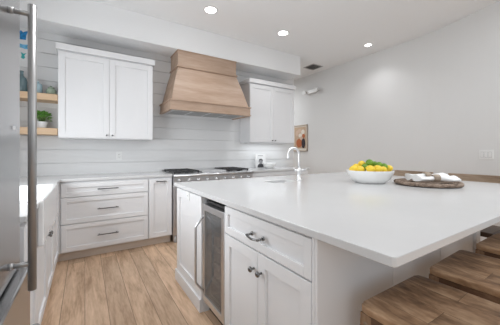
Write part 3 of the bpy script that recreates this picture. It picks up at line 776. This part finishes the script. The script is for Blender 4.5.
def make_chair(label):
    """wooden dining chair with a broad back rail; faces -X, origin on the floor under the seat's centre"""
    t = thing('dining_chair', label, 'chair', (0, 0, 0), 'low-backed chairs at the far right end of the island')
    zt_ = .475
    obj('seat', B((-.20, .19, -.22, .22, zt_ - .045, zt_)), 'darkseat', t, .012, 3)
    for sy in (-1, 1):
        bm = bmesh.new(); y = sy * .195
        hexa(bm, [(.16, y - .02, 0), (.205, y - .02, 0), (.205, y + .02, 0), (.16, y + .02, 0), (.20, y - .018, .90), (.235, y - .018, .90), (.235, y + .018, .90), (.20, y + .018, .90)]); obj('leg', bm, 'leg', t, .003)
        bm = bmesh.new(); hexa(bm, [(-.20, y - .02, 0), (-.16, y - .02, 0), (-.16, y + .02, 0), (-.20, y + .02, 0), (-.185, y - .02, zt_ - .045), (-.145, y - .02, zt_ - .045), (-.145, y + .02, zt_ - .045), (-.185, y + .02, zt_ - .045)]); obj('leg', bm, 'leg', t, .003)
        obj('stretcher', B((-.17, .19, y - .011, y + .011, .22, .255)), 'leg', t, .002)
    obj('stretcher', B((-.19, -.168, -.18, .18, .28, .315)), 'leg', t, .002)
    bm = bmesh.new(); n = 10; P = []
    for i in range(n + 1):
        y = -.27 + .54 * i / n; bow = .03 * (1 - (2 * i / n - 1) ** 2)
        P.append([bm.verts.new(p) for p in ((.195 + bow, y, .86), (.222 + bow, y, .86), (.235 + bow, y, .968), (.208 + bow, y, .968))])
    for i in range(n):
        for k in range(4): bm.faces.new([P[i][k], P[i][(k+1) % 4], P[i+1][(k+1) % 4], P[i+1][k]])
    bm.faces.new(P[0][::-1]); bm.faces.new(P[-1]); obj('back_rail', bm, 'rail', t, .003)
    return t
ch = make_chair('low-backed wooden chair behind the fruit bowl and woven tray')
dup(ch, (3.27, 1.005, 0), 0, 'low-backed wooden chair at the right edge, below the light switch')
ch.location = (3.27, 1.70, 0)

# ------------------------------------------------------------------ refrigerator
t = thing('refrigerator', 'tall brushed stainless steel refrigerator with long bar handle at left edge', 'refrigerator', (-.56, 1.05, 0))
fy0, fy1, fxf = .58, 1.50, -.24
obj('body', B((XL + .003, -.30, fy0, fy1, .03, 2.12)), 'fridge', t, .003)
obj('feet', B((-.80, -.34, fy0 + .05, fy1 - .05, 0, .03)), 'black', t)
d = obj('door', B((-.298, fxf, fy0, fy1, .712, 2.12)), 'fridge', t, .006)
hx, hy = -.172, 1.30
bm = bmesh.new(); tube(bm, [(hx, hy, .673), (hx, hy, 1.773)], .0138, 20)
for z in (.775, 1.737):
    tube(bm, [(hx, hy, z), (fxf + .004, hy, z)], .0095, 12); tube(bm, [(fxf + .014, hy, z), (fxf - .001, hy, z)], .0125, 14)
obj('handle', bm, 'handle', d)
obj('badge', B((fxf - .001, fxf + .003, 1.345, 1.40, 1.295, 1.308)), 'chrome', d)
d = obj('freezer_drawer', B((-.298, -.205, fy0, fy1, .09, .702)), 'fridge', t, .006)
bm = bmesh.new(); tube(bm, [(-.155, .70, .555), (-.155, 1.24, .555)], .0145, 18)
for y in (.76, 1.18): tube(bm, [(-.155, y, .555), (-.198, y, .555)], .0095, 12)
obj('handle', bm, 'handle', d)

# ------------------------------------------------------------------ right wall: picture, emergency light, switches
WX = 4.57
t = thing('framed_print', 'framed abstract print with rust and charcoal shapes on the grey wall', 'picture', (WX, 4.76, 1.24))
y0, y1, z0, z1 = 4.56, 5.06, 1.235, 1.885
obj('frame', B((WX - .028, WX - .001, y0, y0 + .018, z0, z1), (WX - .028, WX - .001, y1 - .018, y1, z0, z1), (WX - .028, WX - .001, y0, y1, z0, z0 + .018), (WX - .028, WX - .001, y0, y1, z1 - .018, z1)), 'frame', t, .002)
obj('print', B((WX - .014, WX - .001, y0 + .016, y1 - .016, z0 + .016, z1 - .016)), 'matboard', t)
def disc(cy, cz, ry, rz, m, lay):
    bm = bmesh.new(); P = [(WX - .0145 - lay * .001, cy + ry * math.cos(k * PI / 12), cz + rz * math.sin(k * PI / 12)) for k in range(24)]
    a = [bm.verts.new(p) for p in P]; b = [bm.verts.new((WX - .013, p[1], p[2])) for p in P]
    bm.faces.new(a)
    for i in range(24): bm.faces.new([a[i], a[(i+1) % 24], b[(i+1) % 24], b[i]])
    obj('printed_shape', bm, m, t)
obj('printed_ground', B((WX - .0146, WX - .0139, y0 + .045, y1 - .045, z0 + .07, z1 - .045)), 'tan', t)
for i, a in enumerate([(4.71, 1.71, .06, .06, 'matboard'), (4.83, 1.74, .07, .05, 'blush'), (4.69, 1.61, .05, .05, 'rust'), (4.80, 1.63, .065, .05, 'matboard'), (4.92, 1.68, .05, .07, 'blush'), (4.84, 1.44, .10, .11, 'rust'), (4.69, 1.43, .062, .12, 'plum'), (4.76, 1.56, .05, .045, 'blush')]): disc(*a, i + 1)

t = thing('emergency_light', 'white two-headed emergency light high on the grey wall', 'light', (WX, 4.36, 2.64))
obj('housing', B((WX - .07, WX - .001, 4.24, 4.52, 2.60, 2.69)), 'plastic', t, .01)
for y, sg in ((4.205, -1), (4.575, 1)):
    bm = bmesh.new(); lathe(bm, (WX - .05, y, 2.645), [(.02, .03), (.038, .0), (.056, -.06), (.056, -.068), (.048, -.066), (0, -.055)], 20, 'X'); tube(bm, [(WX - .04, y, 2.645), (WX - .04, y - sg * .06, 2.645)], .014, 10); obj('lamp_head', bm, 'plastic', t)

# switch plate on the bowed wall
def wall_at(y): return 4.57 - .155 * max(0, 2.4 - y) ** 2
sy = 1.17
wx = wall_at(sy); slope = .31 * (2.4 - sy)            # dx/dy along the wall
ang = math.atan2(-slope, -1)                          # unused sign helper
nrm = Vector((-1, slope, 0)).normalized()
T = Matrix.Translation((wx - .001, sy, 1.175)) @ Matrix.Rotation(math.atan2(nrm.y, nrm.x) + PI / 2, 4, 'Z')
plate('light_switch', 'white three-rocker light switch plate on the grey wall', 'light switch', T, .165, .118, 3, 'rocker')

# ------------------------------------------------------------------ ceiling: downlights and vent
def downlight(x, y, r, label, power, tilt=None):
    t = thing('downlight', label, 'light', (x, y, ZC), 'recessed downlights')
    bm = bmesh.new(); lathe(bm, (x, y, ZC), [(r * .86, -.002), (r * .88, -.006), (r * 1.12, -.004), (r * 1.14, 0), (r * .86, 0), (r * .86, -.002)], 32, close=False); obj('trim_ring', bm, 'plastic', t)
    bm = bmesh.new(); lathe(bm, (x, y, ZC - .004), [(r * .88, .003), (r * .88, 0), (0, -.001)], 32, close=False); obj('lens', bm, 'lamp', t)
    l = bpy.data.lights.new('lamp_glow', 'SPOT'); l.energy = power; l.spot_size = math.radians(125); l.spot_blend = .9; l.shadow_soft_size = .07; l.color = (.97, .98, 1)
    o = bpy.data.objects.new('lamp_glow', l); C.objects.link(o); o.location = (x, y, ZC - .03)
downlight(1.39, 3.136, .085, 'recessed downlight above the range, nearest the hood', P['down'])
downlight(2.61, 3.137, .085, 'recessed downlight in the ceiling left of the vent', P['down'])
downlight(4.145, 2.69, .062, 'small recessed downlight close to the grey wall', P['down_small'])
downlight(.30, 1.75, .085, 'added unseen downlight brightening the aisle between the sink and the island', P['aisle'])  # added out of view to brighten the drawer fronts and island end panel
t = thing('ceiling_vent', 'grey square air vent in the ceiling beside the soffit', 'vent', (4.20, 4.03, ZC))
obj('frame', B((4.05, 4.35, 3.88, 3.905, ZC - .008, ZC), (4.05, 4.35, 4.155, 4.18, ZC - .008, ZC), (4.05, 4.075, 3.905, 4.155, ZC - .008, ZC), (4.325, 4.35, 3.905, 4.155, ZC - .008, ZC)), 'vent', t)
obj('backing', B((4.075, 4.325, 3.905, 4.155, ZC - .0015, ZC)), 'ventdark', t)
for k in range(8):
    y = 3.92 + k * .031; bm = bmesh.new(); hexa(bm, [(4.075, y, ZC - .008), (4.325, y, ZC - .008), (4.325, y + .003, ZC - .008), (4.075, y + .003, ZC - .008), (4.075, y + .012, ZC - .001), (4.325, y + .012, ZC - .001), (4.325, y + .015, ZC - .001), (4.075, y + .015, ZC - .001)]); obj('slat', bm, 'vent', t)
